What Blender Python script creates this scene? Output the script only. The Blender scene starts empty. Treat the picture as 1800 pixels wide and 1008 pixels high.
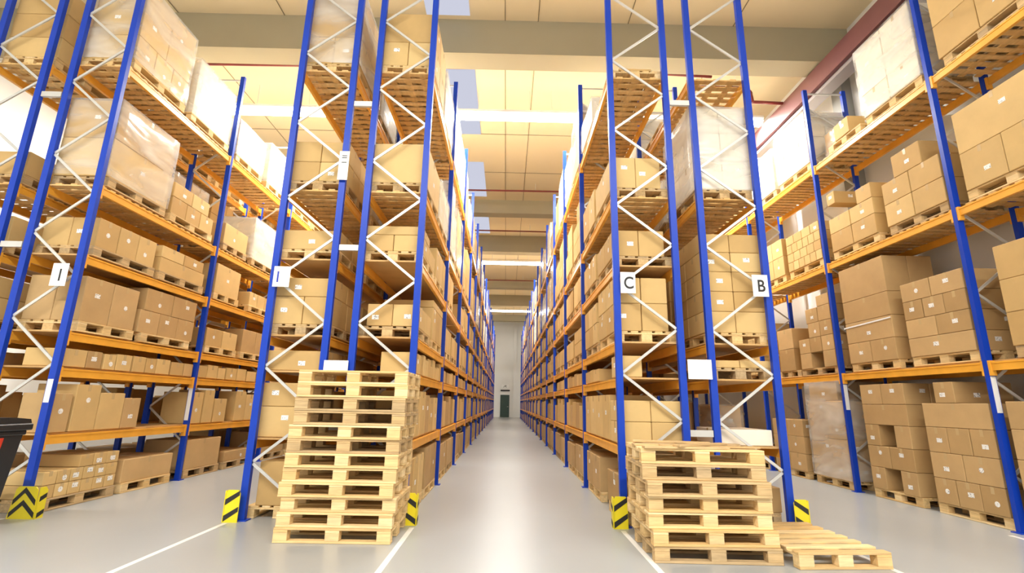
import bpy, math, random
from mathutils import Vector, Matrix
from mathutils.bvhtree import BVHTree

random.seed(11)
scn = bpy.context.scene
COL = scn.collection
D2R = math.radians

# ------------------------------------------------------------------ camera numbers (fitted from post lines and shelf levels)
YAW, PITCH, ROLL, FPX, CAMH = D2R(0.464), D2R(13.382), D2R(1.079), 861.54, 1.43
fwd = Vector((math.sin(YAW) * math.cos(PITCH), math.cos(YAW) * math.cos(PITCH), math.sin(PITCH)))
rt0 = Vector((math.cos(YAW), -math.sin(YAW), 0))
up0 = rt0.cross(fwd)
rt = rt0 * math.cos(ROLL) + up0 * math.sin(ROLL)
up = -rt0 * math.sin(ROLL) + up0 * math.cos(ROLL)
cam_d = bpy.data.cameras.new('camera')
cam = bpy.data.objects.new('camera', cam_d)
COL.objects.link(cam)
cam_d.sensor_fit = 'HORIZONTAL'
cam_d.sensor_width = 36
cam_d.lens = FPX / 1800 * 36
cam_d.clip_end = 200
M = Matrix.Identity(4)
for i in range(3):
    M[i][0] = rt[i]; M[i][1] = up[i]; M[i][2] = -fwd[i]
M[0][3], M[1][3], M[2][3] = 0, 0, CAMH
cam.matrix_world = M
scn.camera = cam

# ------------------------------------------------------------------ materials
def new_mat(name):
    m = bpy.data.materials.new(name); m.use_nodes = True
    nt = m.node_tree
    return m, nt, nt.nodes['Principled BSDF']

def mat_plain(name, col, rough=.5, metal=0, spec=.5, bump=0, bscale=30, var=0.0, vscale=3, stretch=(1, 1, 1)):
    m, nt, b = new_mat(name)
    N, L = nt.nodes, nt.links
    b.inputs['Roughness'].default_value = rough
    b.inputs['Metallic'].default_value = metal
    b.inputs['Specular IOR Level'].default_value = spec
    b.inputs['Base Color'].default_value = (*col, 1)
    if var or bump:
        tc = N.new('ShaderNodeTexCoord'); mp = N.new('ShaderNodeMapping')
        mp.inputs['Scale'].default_value = stretch
        L.new(tc.outputs['Object'], mp.inputs['Vector'])
    if var:
        n = N.new('ShaderNodeTexNoise'); n.inputs['Scale'].default_value = vscale; n.inputs['Detail'].default_value = 5
        L.new(mp.outputs[0], n.inputs['Vector'])
        r = N.new('ShaderNodeMapRange')
        r.inputs['From Min'].default_value = .3; r.inputs['From Max'].default_value = .7
        r.inputs['To Min'].default_value = 1 - var; r.inputs['To Max'].default_value = 1 + var
        L.new(n.outputs['Fac'], r.inputs['Value'])
        v = N.new('ShaderNodeVectorMath'); v.operation = 'SCALE'
        v.inputs[0].default_value = col
        L.new(r.outputs[0], v.inputs['Scale'])
        L.new(v.outputs[0], b.inputs['Base Color'])
    if bump:
        n2 = N.new('ShaderNodeTexNoise'); n2.inputs['Scale'].default_value = bscale; n2.inputs['Detail'].default_value = 3
        L.new(mp.outputs[0], n2.inputs['Vector'])
        bp = N.new('ShaderNodeBump'); bp.inputs['Strength'].default_value = bump; bp.inputs['Distance'].default_value = .01
        L.new(n2.outputs['Fac'], bp.inputs['Height']); L.new(bp.outputs[0], b.inputs['Normal'])
    return m

def mat_random(name, cols, rough=.7, var=.08, vscale=4, stretch=(1, 1, 1), bump=.1, spec=.3, vmin=.85, vmax=1.1):
    """colour picked per object and per loose piece from a ramp, with soft surface variation"""
    m, nt, b = new_mat(name)
    N, L = nt.nodes, nt.links
    b.inputs['Roughness'].default_value = rough
    b.inputs['Specular IOR Level'].default_value = spec
    oi = N.new('ShaderNodeObjectInfo'); ge = N.new('ShaderNodeNewGeometry')
    add = N.new('ShaderNodeMath'); add.operation = 'ADD'
    L.new(oi.outputs['Random'], add.inputs[0]); L.new(ge.outputs['Random Per Island'], add.inputs[1])
    fr = N.new('ShaderNodeMath'); fr.operation = 'FRACT'; L.new(add.outputs[0], fr.inputs[0])
    ramp = N.new('ShaderNodeValToRGB'); cr = ramp.color_ramp
    while len(cr.elements) < len(cols): cr.elements.new(.5)
    for i, c in enumerate(cols):
        cr.elements[i].position = i / (len(cols) - 1); cr.elements[i].color = (*c, 1)
    L.new(fr.outputs[0], ramp.inputs[0])
    tc = N.new('ShaderNodeTexCoord'); mp = N.new('ShaderNodeMapping'); mp.inputs['Scale'].default_value = stretch
    L.new(tc.outputs['Object'], mp.inputs['Vector'])
    sh = N.new('ShaderNodeVectorMath'); sh.operation = 'ADD'
    L.new(mp.outputs[0], sh.inputs[0])
    mu = N.new('ShaderNodeMath'); mu.operation = 'MULTIPLY'; mu.inputs[1].default_value = 37
    L.new(fr.outputs[0], mu.inputs[0]); L.new(mu.outputs[0], sh.inputs[1])
    n = N.new('ShaderNodeTexNoise'); n.inputs['Scale'].default_value = vscale; n.inputs['Detail'].default_value = 6
    n.inputs['Roughness'].default_value = .6
    L.new(sh.outputs[0], n.inputs['Vector'])
    r = N.new('ShaderNodeMapRange'); r.inputs['From Min'].default_value = .3; r.inputs['From Max'].default_value = .7
    r.inputs['To Min'].default_value = 1 - var; r.inputs['To Max'].default_value = 1 + var
    L.new(n.outputs['Fac'], r.inputs['Value'])
    v = N.new('ShaderNodeVectorMath'); v.operation = 'SCALE'
    L.new(ramp.outputs['Color'], v.inputs[0]); L.new(r.outputs[0], v.inputs['Scale'])
    L.new(v.outputs[0], b.inputs['Base Color'])
    if bump:
        bp = N.new('ShaderNodeBump'); bp.inputs['Strength'].default_value = bump; bp.inputs['Distance'].default_value = .01
        L.new(n.outputs['Fac'], bp.inputs['Height']); L.new(bp.outputs[0], b.inputs['Normal'])
    return m

def mat_emit(name, col, s):
    m = bpy.data.materials.new(name); m.use_nodes = True
    nt = m.node_tree; nt.nodes.clear()
    e = nt.nodes.new('ShaderNodeEmission'); o = nt.nodes.new('ShaderNodeOutputMaterial')
    e.inputs[0].default_value = (*col, 1); e.inputs[1].default_value = s
    nt.links.new(e.outputs[0], o.inputs[0])
    return m

CARD = mat_random('cardboard', [(.60, .40, .165), (.70, .49, .215), (.54, .345, .135), (.74, .53, .24), (.62, .42, .17)], rough=.75, var=.06, vscale=2.5)
CARD_BROWN = mat_random('cardboard_brown', [(.50, .325, .145), (.58, .385, .18), (.45, .285, .12), (.62, .415, .195)], rough=.7, var=.07, vscale=2.5)
CARD_PALE = mat_random('cardboard_pale', [(.86, .76, .60), (.92, .86, .75), (.80, .68, .48)], rough=.6, var=.05, vscale=2)
PALW = mat_random('pallet_pine', [(.80, .58, .28), (.70, .47, .20), (.88, .68, .38), (.62, .42, .19), (.84, .62, .31)], rough=.75, var=.16, vscale=7, stretch=(.5, 4, 4), bump=.25)
PALW_OLD = mat_random('pallet_worn_pine', [(.55, .38, .19), (.66, .46, .23), (.45, .33, .19), (.60, .41, .19)], rough=.8, var=.2, vscale=7, stretch=(.5, 4, 4), bump=.25)
DECKW = mat_random('deck_slat_wood', [(.68, .42, .17), (.80, .54, .24), (.60, .35, .12), (.74, .48, .19)], rough=.7, var=.15, vscale=5, stretch=(4, .6, 4), bump=.15)
CHIP = mat_random('shelf_board', [(.62, .38, .15), (.55, .33, .13), (.66, .42, .18)], rough=.55, var=.08, vscale=3)
BLUE = mat_plain('blue_paint', (.006, .05, .47), rough=.38, spec=.35, var=.08, vscale=2)
ORANGE = mat_plain('orange_paint', (.90, .43, .05), rough=.36, var=.10, vscale=3)
ZINC = mat_plain('zinc_bracing', (.66, .66, .64), rough=.35, metal=.35, var=.06)
WHITE = mat_plain('white_paper', (.88, .88, .87), rough=.6)
BLACK = mat_plain('black_print', (.015, .015, .018), rough=.5)
BLUEPRINT = mat_plain('blue_print', (.02, .05, .45), rough=.5)
YEL = mat_plain('guard_yellow', (.86, .72, .02), rough=.4, var=.05)
GBLK = mat_plain('guard_black', (.02, .02, .018), rough=.5)
BINP = mat_plain('bin_plastic', (.018, .019, .022), rough=.45, bump=.1, bscale=80)
RED = mat_plain('bin_sticker_red', (.75, .05, .02), rough=.4)
ORG = mat_plain('bin_sticker_orange', (.95, .45, .05), rough=.4)
WALLM = mat_plain('white_wall_paint', (.80, .80, .78), rough=.7, var=.03, vscale=.4)
WALLG = mat_plain('column_grey', (.30, .30, .28), rough=.6)
CEILM = mat_plain('ceiling_cream', (.78, .66, .44), rough=.8, var=.03, vscale=.3)
BEAMM = mat_plain('concrete_beam', (.40, .36, .25), rough=.8, var=.05, vscale=.5)
SEAM = mat_plain('panel_seam', (.25, .2, .12), rough=.8)
PIPER = mat_plain('pipe_dark_red', (.20, .025, .02), rough=.4)
RAILM = mat_plain('rail_maroon', (.20, .08, .08), rough=.4, var=.06)
RAILG = mat_plain('rail_lower_grey', (.28, .25, .25), rough=.4)
DOORM = mat_plain('door_dark_green', (.035, .07, .06), rough=.5)
TUBEM = mat_emit('lamp_tube', (1.0, .98, .92), 18)
SKYL = mat_emit('skylight_glow', (.78, .80, .95), .72)
MARK = mat_plain('floor_line_white', (.85, .85, .83), rough=.35, var=.04)
TAPE = mat_plain('packing_tape', (.60, .43, .22), rough=.25, spec=.6)
RUBBER = mat_plain('rubber', (.02, .02, .02), rough=.7)

# label with faint printed lines
LABEL, _nt, _b = new_mat('label_paper')
_w = _nt.nodes.new('ShaderNodeTexNoise'); _w.inputs['Scale'].default_value = 60
_t = _nt.nodes.new('ShaderNodeTexCoord'); _oi = _nt.nodes.new('ShaderNodeObjectInfo'); _ml = _nt.nodes.new('ShaderNodeMath'); _ml.operation = 'MULTIPLY'; _ml.inputs[1].default_value = 9
_nt.links.new(_oi.outputs['Random'], _ml.inputs[0]); _va = _nt.nodes.new('ShaderNodeVectorMath'); _va.operation = 'ADD'
_nt.links.new(_t.outputs['Object'], _va.inputs[0]); _nt.links.new(_ml.outputs[0], _va.inputs[1]); _nt.links.new(_va.outputs[0], _w.inputs['Vector'])
_r = _nt.nodes.new('ShaderNodeValToRGB'); _r.color_ramp.elements[0].position = .36; _r.color_ramp.elements[1].position = .43
_r.color_ramp.elements[0].color = (.3, .29, .27, 1); _r.color_ramp.elements[1].color = (.92, .91, .88, 1)
_nt.links.new(_w.outputs['Fac'], _r.inputs[0]); _nt.links.new(_r.outputs[0], _b.inputs['Base Color'])
_b.inputs['Roughness'].default_value = .5

# floor: sealed grey concrete
FLOORM, _nt, _b = new_mat('floor_grey_sealed')
_tc = _nt.nodes.new('ShaderNodeTexCoord'); _mp = _nt.nodes.new('ShaderNodeMapping'); _mp.inputs['Scale'].default_value = (1, .5, 1)
_n = _nt.nodes.new('ShaderNodeTexNoise'); _n.inputs['Scale'].default_value = .8; _n.inputs['Detail'].default_value = 3; _n.inputs['Roughness'].default_value = .45
_r = _nt.nodes.new('ShaderNodeValToRGB'); _r.color_ramp.interpolation = 'EASE'; _r.color_ramp.elements[0].position = .1; _r.color_ramp.elements[1].position = .9
_r.color_ramp.elements[0].color = (.36, .385, .40, 1); _r.color_ramp.elements[1].color = (.43, .455, .47, 1)
_nt.links.new(_tc.outputs['Object'], _mp.inputs[0]); _nt.links.new(_mp.outputs[0], _n.inputs['Vector'])
_nt.links.new(_n.outputs['Fac'], _r.inputs[0]); _nt.links.new(_r.outputs[0], _b.inputs['Base Color'])
_rr = _nt.nodes.new('ShaderNodeMapRange'); _rr.inputs['To Min'].default_value = .27; _rr.inputs['To Max'].default_value = .31
_nt.links.new(_n.outputs['Fac'], _rr.inputs['Value']); _nt.links.new(_rr.outputs[0], _b.inputs['Roughness'])

# stretch film: clear and shiny, with soft reflections painted as milky noise patches
FILM = bpy.data.materials.new('stretch_film'); FILM.use_nodes = True
_nt = FILM.node_tree; _nt.nodes.clear()
_o = _nt.nodes.new('ShaderNodeOutputMaterial'); _tr = _nt.nodes.new('ShaderNodeBsdfTransparent')
_p = _nt.nodes.new('ShaderNodeBsdfPrincipled'); _p.inputs['Base Color'].default_value = (.93, .92, .88, 1); _p.inputs['Roughness'].default_value = .18
_p.inputs['Specular IOR Level'].default_value = .9
_mx = _nt.nodes.new('ShaderNodeMixShader')
_tc = _nt.nodes.new('ShaderNodeTexCoord'); _mp = _nt.nodes.new('ShaderNodeMapping'); _mp.inputs['Scale'].default_value = (.8, .8, 2.2); _mp.inputs['Rotation'].default_value = (.5, .3, 0)
_n = _nt.nodes.new('ShaderNodeTexNoise'); _n.inputs['Scale'].default_value = 1.1; _n.inputs['Detail'].default_value = 2.5; _n.inputs['Distortion'].default_value = .6
_mr = _nt.nodes.new('ShaderNodeMapRange'); _mr.inputs['From Min'].default_value = .35; _mr.inputs['From Max'].default_value = .75
_mr.inputs['To Min'].default_value = .08; _mr.inputs['To Max'].default_value = .62
_bp = _nt.nodes.new('ShaderNodeBump'); _bp.inputs['Strength'].default_value = .5; _bp.inputs['Distance'].default_value = .08
for a, b_ in ((_tc.outputs['Object'], _mp.inputs[0]), (_mp.outputs[0], _n.inputs['Vector']), (_n.outputs['Fac'], _mr.inputs['Value']),
              (_mr.outputs[0], _mx.inputs[0]), (_tr.outputs[0], _mx.inputs[1]), (_p.outputs[0], _mx.inputs[2]),
              (_n.outputs['Fac'], _bp.inputs['Height']), (_bp.outputs[0], _p.inputs['Normal']), (_mx.outputs[0], _o.inputs[0])):
    _nt.links.new(a, b_)

# ------------------------------------------------------------------ mesh builder
class MB:
    def __init__(s): s.v = []; s.f = []; s.m = []
    def add(s, vs, fs, mi=0):
        k = len(s.v); s.v += [tuple(p) for p in vs]
        s.f += [tuple(i + k for i in f) for f in fs]; s.m += [mi] * len(fs)
    def box(s, x0, x1, y0, y1, z0, z1, mi=0):
        s.add([(x0, y0, z0), (x1, y0, z0), (x1, y1, z0), (x0, y1, z0), (x0, y0, z1), (x1, y0, z1), (x1, y1, z1), (x0, y1, z1)],
              [(0, 3, 2, 1), (4, 5, 6, 7), (0, 1, 5, 4), (1, 2, 6, 5), (2, 3, 7, 6), (3, 0, 4, 7)], mi)
    def bev(s, x0, x1, y0, y1, z0, z1, b=.006, mi=0):
        """cuboid with chamfered edges"""
        c = ((x0, x1), (y0, y1), (z0, z1)); idx = {}; vs = []
        for sx in (0, 1):
            for sy in (0, 1):
                for sz in (0, 1):
                    for ax in range(3):
                        p = [c[0][sx], c[1][sy], c[2][sz]]
                        for a, sg in ((0, sx), (1, sy), (2, sz)):
                            if a != ax: p[a] += -b if sg else b
                        idx[(sx, sy, sz, ax)] = len(vs); vs.append(p)
        fs = []
        for ax in range(3):
            o = [a for a in range(3) if a != ax]
            for sg in (0, 1):
                q = []
                for a, d in ((0, 0), (1, 0), (1, 1), (0, 1)):
                    k = [0, 0, 0]; k[ax] = sg; k[o[0]] = a; k[o[1]] = d
                    q.append(idx[(*k, ax)])
                if (sg == 0) ^ (ax == 1): q.reverse()
                fs.append(tuple(q))
        for ax in range(3):            # edge strips along axis ax
            o = [a for a in range(3) if a != ax]
            for a in (0, 1):
                for d in (0, 1):
                    k0 = [0, 0, 0]; k0[ax] = 0; k0[o[0]] = a; k0[o[1]] = d
                    k1 = list(k0); k1[ax] = 1
                    q = [idx[(*k0, o[0])], idx[(*k0, o[1])], idx[(*k1, o[1])], idx[(*k1, o[0])]]
                    fs.append(tuple(q))
        for sx in (0, 1):
            for sy in (0, 1):
                for sz in (0, 1):
                    fs.append(tuple(idx[(sx, sy, sz, ax)] for ax in range(3)))
        s.add(vs, fs, mi)
    def bar(s, p, q, w, t, mi=0, side=Vector((0, 1, 0))):
        """flat bar from p to q, w wide across, t thick along `side`"""
        p = Vector(p); q = Vector(q); d = (q - p).normalized()
        n = side - d * side.dot(d); n.normalize(); c = d.cross(n)
        vs = []
        for e in (p, q):
            for a, b in ((-1, -1), (1, -1), (1, 1), (-1, 1)):
                vs.append(e + c * (a * w / 2) + n * (b * t / 2))
        s.add(vs, [(0, 3, 2, 1), (4, 5, 6, 7), (0, 1, 5, 4), (1, 2, 6, 5), (2, 3, 7, 6), (3, 0, 4, 7)], mi)
    def tube(s, p, q, r, n=10, mi=0, cap=True):
        p = Vector(p); q = Vector(q); d = (q - p).normalized()
        a = d.orthogonal().normalized(); b = d.cross(a)
        vs = [e + (a * math.cos(2 * math.pi * i / n) + b * math.sin(2 * math.pi * i / n)) * r for e in (p, q) for i in range(n)]
        fs = [(i, (i + 1) % n, n + (i + 1) % n, n + i) for i in range(n)]
        if cap: fs += [tuple(range(n))[::-1], tuple(range(n, 2 * n))]
        s.add(vs, fs, mi)
    def prism(s, pts, axis, a, b, mi=0):
        """polygon pts in the two other axes, extruded along axis from a to b"""
        n = len(pts); vs = []
        for t in (a, b):
            for u, w in pts:
                p = [u, w]; p.insert(axis, t); vs.append(p)
        s.add(vs, [tuple(range(n))[::-1], tuple(range(n, 2 * n))] + [(i, (i + 1) % n, n + (i + 1) % n, n + i) for i in range(n)], mi)
    def mesh(s, name, mats, smooth=False):
        me = bpy.data.meshes.new(name); me.from_pydata(s.v, [], s.f)
        for m in (mats if isinstance(mats, (list, tuple)) else [mats]): me.materials.append(m)
        me.polygons.foreach_set('material_index', s.m)
        if smooth: me.polygons.foreach_set('use_smooth', [True] * len(s.f))
        me.update(); me.validate()
        return me

def link(name, me, parent=None, loc=(0, 0, 0), rz=0, rot=None):
    o = bpy.data.objects.new(name, me); COL.objects.link(o)
    o.location = loc; o.rotation_euler = rot or (0, 0, rz)
    if parent: o.parent = parent
    return o
def fix_normals(me):
    import bmesh
    bm = bmesh.new(); bm.from_mesh(me); bmesh.ops.recalc_face_normals(bm, faces=bm.faces); bm.to_mesh(me); bm.free()
def tag(o, label, cat, group=None):
    o['label'] = label; o['category'] = cat
    if group: o['group'] = group
    return o
def struct(name, mb, mats, label=None):
    me = mb.mesh(name, mats); fix_normals(me)
    o = link(name, me); o['kind'] = 'structure'
    if label: o['label'] = label
    return o

# ------------------------------------------------------------------ room
XL, XR, YB, YE, ZC = -12.0, 7.62, -6.0, 52.2, 9.9
m = MB(); m.box(XL - .2, XR + .2, YB, YE + .2, -.2, 0); struct('floor', m, FLOORM, 'grey sealed concrete floor of the warehouse')
m = MB(); m.box(XL - .2, XR + .2, YB, YE + .2, ZC, ZC + .2); struct('ceiling', m, CEILM, 'cream ceiling panels of the warehouse')
m = MB(); m.box(XR, XR + .2, YB, YE, 0, ZC); struct('wall_right', m, WALLM, 'white wall behind the wall rack')
m = MB(); m.box(XL - .2, XL, YB, YE, 0, ZC); struct('wall_left', m, WALLM, 'white wall beyond the outermost rack')
m = MB(); m.box(XL, XR, YE, YE + .2, 0, ZC); struct('wall_back', m, WALLM, 'white end wall of the aisle')
# ceiling beams across the hall
for i, (y, z0, t) in enumerate(((9.45, 9.02, .55), (24.2, 9.02, .55), (38.6, 9.02, .55), (-5.2, 9.02, .55), (19.6, 9.3, .5), (33.6, 9.3, .5), (47.8, 9.3, .5))):
    m = MB(); m.box(XL, XR, y, y + t, z0, ZC - .001); struct('trim_%d' % (i + 1), m, BEAMM, 'grey concrete beam below the ceiling, ' + ['nearest visible one', 'second main one', 'farthest main one', 'over the camera', 'slim one before the second', 'slim one before the third', 'slim one near the end wall'][i])
# seams between the ceiling panels
m = MB()
for x in (-10, -7.6, -5.2, -2.85, -.2, .55, 2.6, 5.0):
    m.box(x, x + .018, YB, YE, ZC - .012, ZC - .002)
for y in (0, 4.2, 14.3, 17.0, 28.5, 43.0):
    m.box(XL, XR, y, y + .02, ZC - .012, ZC - .002)
struct('trim_8', m, SEAM, 'dark seams between ceiling panels')
# skylights above the left side of the middle aisle
n = 1; ORDW_ = ['nearest', 'second', 'third', 'farthest']
for y0, y1 in ((3.0, 9.3), (10.4, 14.3), (16.2, 19.2), (21.5, 23.8)):
    m = MB(); m.box(-1.95, -.98, y0, y1, ZC - .03, ZC - .015)
    o = struct('window_%d' % n, m, SKYL, 'bluish skylight panel in the ceiling, ' + ORDW_[n - 1]); n += 1
# columns on the right wall and at the end wall
k = 9
for y in (9.6, 24.2, 38.6):
    m = MB(); m.box(XR - .22, XR, y, y + .35, 0, ZC - .9); struct('trim_%d' % k, m, WALLG, 'grey column on the right wall, ' + {9: 'nearest', 10: 'second', 11: 'farthest'}[k]); k += 1
m = MB(); m.box(.75, 1.05, YE - .3, YE - .002, 0, ZC - .3); struct('trim_%d' % k, m, WALLM, 'white pillar beside the far door')
# the far door
m = MB(); m.box(-.66, -.58, YE - .06, YE - .002, 0, 2.35); m.box(.38, .46, YE - .06, YE - .002, 0, 2.35); m.box(-.58, .38, YE - .06, YE - .002, 2.25, 2.35)
fr = struct('door_1', m, WALLM, 'dark green door at the far end of the aisle')
def child(name, mb, mats, parent):
    me = mb.mesh(name, mats); fix_normals(me); return link(name, me, parent)
m = MB(); m.box(-.57, .37, YE - .045, YE - .005, .01, 2.24); child('door_leaf', m, DOORM, fr)
m = MB(); m.tube((.27, YE - .1, 1.05), (.14, YE - .1, 1.05), .015); m.tube((.27, YE - .1, 1.05), (.27, YE - .046, 1.05), .012); child('door_handle', m, ZINC, fr)
m = MB(); m.box(-.57, .4, YE - .08, YE - .003, 2.62, 2.76)
o = link('door_sign', m.mesh('door_sign', BLACK)); tag(o, 'dark sign strip above the far green door', 'sign')
t = link('exit_sign', None, None, (-.1, YE - .06, 2.95)); tag(t, 'small white exit sign with dark running figure above far door', 'sign')
m = MB(); m.box(-.36, .36, -.02, .05, 0, .34); child('sign_panel', m, WHITE, t)
m = MB()
m.bar((-.18, -.03, .06), (0, -.03, .16), .04, .01); m.bar((.16, -.03, .06), (0, -.03, .16), .04, .01); m.bar((0, -.03, .14), (.05, -.03, .25), .05, .01)
m.tube((.08, -.035, .28), (.08, -.025, .28), .03); m.bar((-.1, -.03, .22), (.2, -.03, .2), .03, .01); child('pictogram', m, DOORM, t)

# painted lane lines
for i, (x, y0, y1) in enumerate(((-5.87, 2, 6.3), (-3.25, 1, 6.25), (-1.06, 1, 6.2), (1.40, 1, 6.2), (3.60, 1, 6.25), (6.05, 1, 6.3))):
    m = MB(); m.box(x - .028, x + .028, y0, y1, 0, .002)
    o = struct('floor_marking_%d' % (i + 1), m, MARK, 'white painted lane line on the floor, ' + ['beside the bin', 'at the blue-stroke sign rack', 'right of the tall pallet stack', 'at the C sign rack', 'at the B sign rack', 'along the wall rack'][i])

# maroon rail along the right wall
t = link('crane_rail', None, None, (XR, 0, 0)); tag(t, 'maroon steel rail running high along the white wall', 'rail')
m = MB(); m.box(-.76, -.54, YB, YE - .1, 8.50, 8.96); child('rail_beam', m, RAILM, t)
m = MB(); m.box(-.74, -.44, YB, YE - .1, 8.33, 8.40); m.box(-.66, -.62, YB, YE - .1, 8.40, 8.50); child('rail_flange', m, RAILG, t)
for y in (3, 8.2, 12.6, 18, 23, 30, 36):
    m = MB(); m.box(-.54, -.225 if abs(y - 9.6) < .3 else -.005, y, y + .12, 8.56, 8.90); child('rail_bracket', m, RAILG, t)
# sprinkler pipes
def pipe(pts, r, label, rods=()):
    o = MB()
    for a, b in zip(pts, pts[1:]): o.tube(a, b, r, 8)
    ob = link('sprinkler_pipe', o.mesh('sprinkler_pipe', PIPER, True)); tag(ob, label, 'pipe', 'sprinkler pipes under the ceiling')
    for x, y, z in rods:
        h = MB(); h.tube((x, y, z), (x, y, ZC - .001), .008, 6); link('hanger', h.mesh('hanger', ZINC), ob)
    return ob
pipe([(XL, 10.9, 9.62), (2.0, 10.6, 9.55), (5.0, 10.7, 9.5)], .035, 'long dark red pipe just beyond the nearest ceiling beam', [(-9, 10.83, 9.6), (-4, 10.72, 9.58), (1, 10.62, 9.55), (4.8, 10.7, 9.5)])
pipe([(4.7, 10.9, 9.35), (5.85, 10.9, 9.35), (5.98, 10.9, 9.32), (6.06, 10.9, 9.22), (6.08, 10.9, 8.95), (6.84, 10.9, 8.93)], .04, 'dark red pipe with an elbow bending down near the maroon rail', [(4.9, 10.9, 9.35), (5.7, 10.9, 9.35)])
pipe([(XL, 18.1, 9.6), (XR, 17.8, 9.55)], .035, 'dark red pipe halfway between first and second ceiling beams', [(x, 17.95, 9.58) for x in (-8, -3, 1, 5)])
pipe([(XL, 22.6, 9.6), (XR, 22.4, 9.5)], .035, 'dark red pipe right before the second ceiling beam', [(x, 22.5, 9.55) for x in (-8, -3, 1, 5)])
pipe([(XL, 32.5, 9.6), (XR, 32.2, 9.5)], .035, 'dark red pipe far away above the aisle end', [(x, 32.35, 9.55) for x in (-8, -3, 1, 5)])
pipe([(3.9, 7.0, 8.9), (5.6, 7.0, 8.9), (5.72, 7.0, 8.85), (5.78, 7.0, 8.75), (5.82, 7.0, 8.6), (6.84, 7.0, 8.6)], .05, 'short red pipe with elbow meeting the maroon rail above the aisle', [(4.1, 7.0, 8.9), (5.4, 7.0, 8.9)])

# ------------------------------------------------------------------ strip lights (rows across the hall)
tube_me = MB(); tube_me.prism([(-.13, .035), (.13, .035), (.15, -.01), (.09, -.075), (-.09, -.075), (-.15, -.01)], 0, -.998, .998); tube_me = tube_me.mesh('lamp_tube', TUBEM, True)
hm = MB(); hm.box(-1.0, 1.0, -.19, .19, .036, .10); hm.box(-1.0, 1.0, -.05, .05, .10, .11); hm = hm.mesh('lamp_housing', WHITE)
rm = MB(); rm.tube((-.7, 0, .11), (-.7, 0, .82), .008, 6); rm.tube((.7, 0, .11), (.7, 0, .82), .008, 6); rm = rm.mesh('hanger', ZINC)
ORDW = ['first', 'second', 'third', 'fourth', 'fifth', 'sixth', 'seventh', 'eighth', 'ninth', 'tenth', 'eleventh', 'twelfth', 'thirteenth', 'fourteenth', 'fifteenth', 'sixteenth']
rows = ((-2.6, 'overhead'), (11.9, 'nearest visible'), (26.2, 'middle'), (40.8, 'farthest'))
for y, nm in rows:
    for i in range(8):
        x = 5.8 - 2.004 * i
        if y < 0: x += 0
        t = link('strip_light', None, None, (x, y, 9.0))
        tag(t, 'white strip light, %s from maroon rail in the %s lamp row' % (ORDW[i], nm), 'lamp', 'strip lights in rows across the ceiling')
        link('lamp_tube', tube_me, t); link('lamp_housing', hm, t); link('hanger', rm, t)
    ld = bpy.data.lights.new('row_light', 'AREA'); ld.shape = 'RECTANGLE'; ld.size = 16; ld.size_y = .18
    ld.energy = {-2.6: 2100, 11.9: 2700, 26.2: 1700, 40.8: 1700}[y]; ld.color = (1, .955, .88)
    lo = bpy.data.objects.new('row_light', ld); COL.objects.link(lo); lo.location = (-1.2, y, 8.90)
    # light the tubes throw upwards
    lu = bpy.data.lights.new('row_uplight', 'AREA'); lu.shape = 'RECTANGLE'; lu.size = 16; lu.size_y = .24
    lu.energy = ld.energy * .015; lu.color = (1, .9, .72)
    lo = bpy.data.objects.new('row_uplight', lu); COL.objects.link(lo); lo.location = (-1.2, y, 9.12); lo.rotation_euler = (math.pi, 0, 0)

# ------------------------------------------------------------------ racks
Y0, BAY, TOP = 6.41, 2.85, 8.12
LV = [0, .872, 1.708, 2.175, 3.222, 4.233, 6.167]
LV4 = [0, 2.009, 4.148, 6.248]
class Rack: pass
def mk(key, xa, xb, face, lv, bays, b0, nm, sign, kinds):
    r = Rack(); r.key = key; r.xa = xa; r.xb = xb; r.face = face; r.lv = lv; r.bays = bays; r.b0 = b0; r.nm = nm; r.sign = sign; r.kinds = kinds
    return r
STD = {1: 'board', 2: 'board', 3: 'board', 4: 'board', 5: 'slat', 6: 'slat'}
R = {r.key: r for r in [
    mk('1a', -7.72, -6.92, -1, LV, 6, 0, 'rack behind bin', None, STD),
    mk('1b', -6.51, -5.76, 1, LV, 10, 0, 'rack beside bin', None, STD),
    mk('2a', -3.14, -2.36, -1, LV, 8, 0, 'blue-stroke sign rack', None, STD),
    mk('2b', -2.00, -1.21, 1, LV, 15, 0, 'rack opposite C', None, STD),
    mk('3a', 1.46, 2.28, -1, LV, 15, 0, 'C sign rack', None, STD),
    mk('3b', 2.67, 3.50, 1, [0, .872, 1.708, 2.175, 4.233, 6.167], 8, 0, 'B sign rack', None, {1: 'board', 2: 'board', 3: 'board', 4: 'slat', 5: 'slat'}),
    mk('4', 6.31, 7.14, -1, LV4, 12, -1, 'white wall rack', None, {1: 'board', 2: 'slat', 3: 'slat'})]}
rack_labels = {
    '1a': 'blue and orange pallet rack, outermost, behind the black bin',
    '1b': 'blue and orange pallet rack whose end stands beside the black bin',
    '2a': 'blue and orange rack carrying the sign with a blue stroke',
    '2b': 'blue and orange rack lining the middle aisle opposite the C sign',
    '3a': 'blue and orange rack carrying the black C sign',
    '3b': 'blue and orange rack carrying the black B sign',
    '4': 'blue and orange rack against the white wall under the maroon rail'}
PW, PD = .086, .062
def upright_mesh():
    m = MB(); w, d, t = PW / 2, PD / 2, .012
    # C profile open towards the rack bay with front lips
    m.prism([(-w, -d), (w, -d), (w, d), (w - .02, d), (w - .02, -d + t), (-w + .02, -d + t), (-w + .02, d), (-w, d)], 2, .012, TOP)
    me = m.mesh('upright', BLUE); fix_normals(me); return me
UPM = upright_mesh()
m = MB(); m.box(-.08, .08, -.065, .065, 0, .012); FOOT = m.mesh('foot_plate', BLUE)
CAPS = {}
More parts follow.
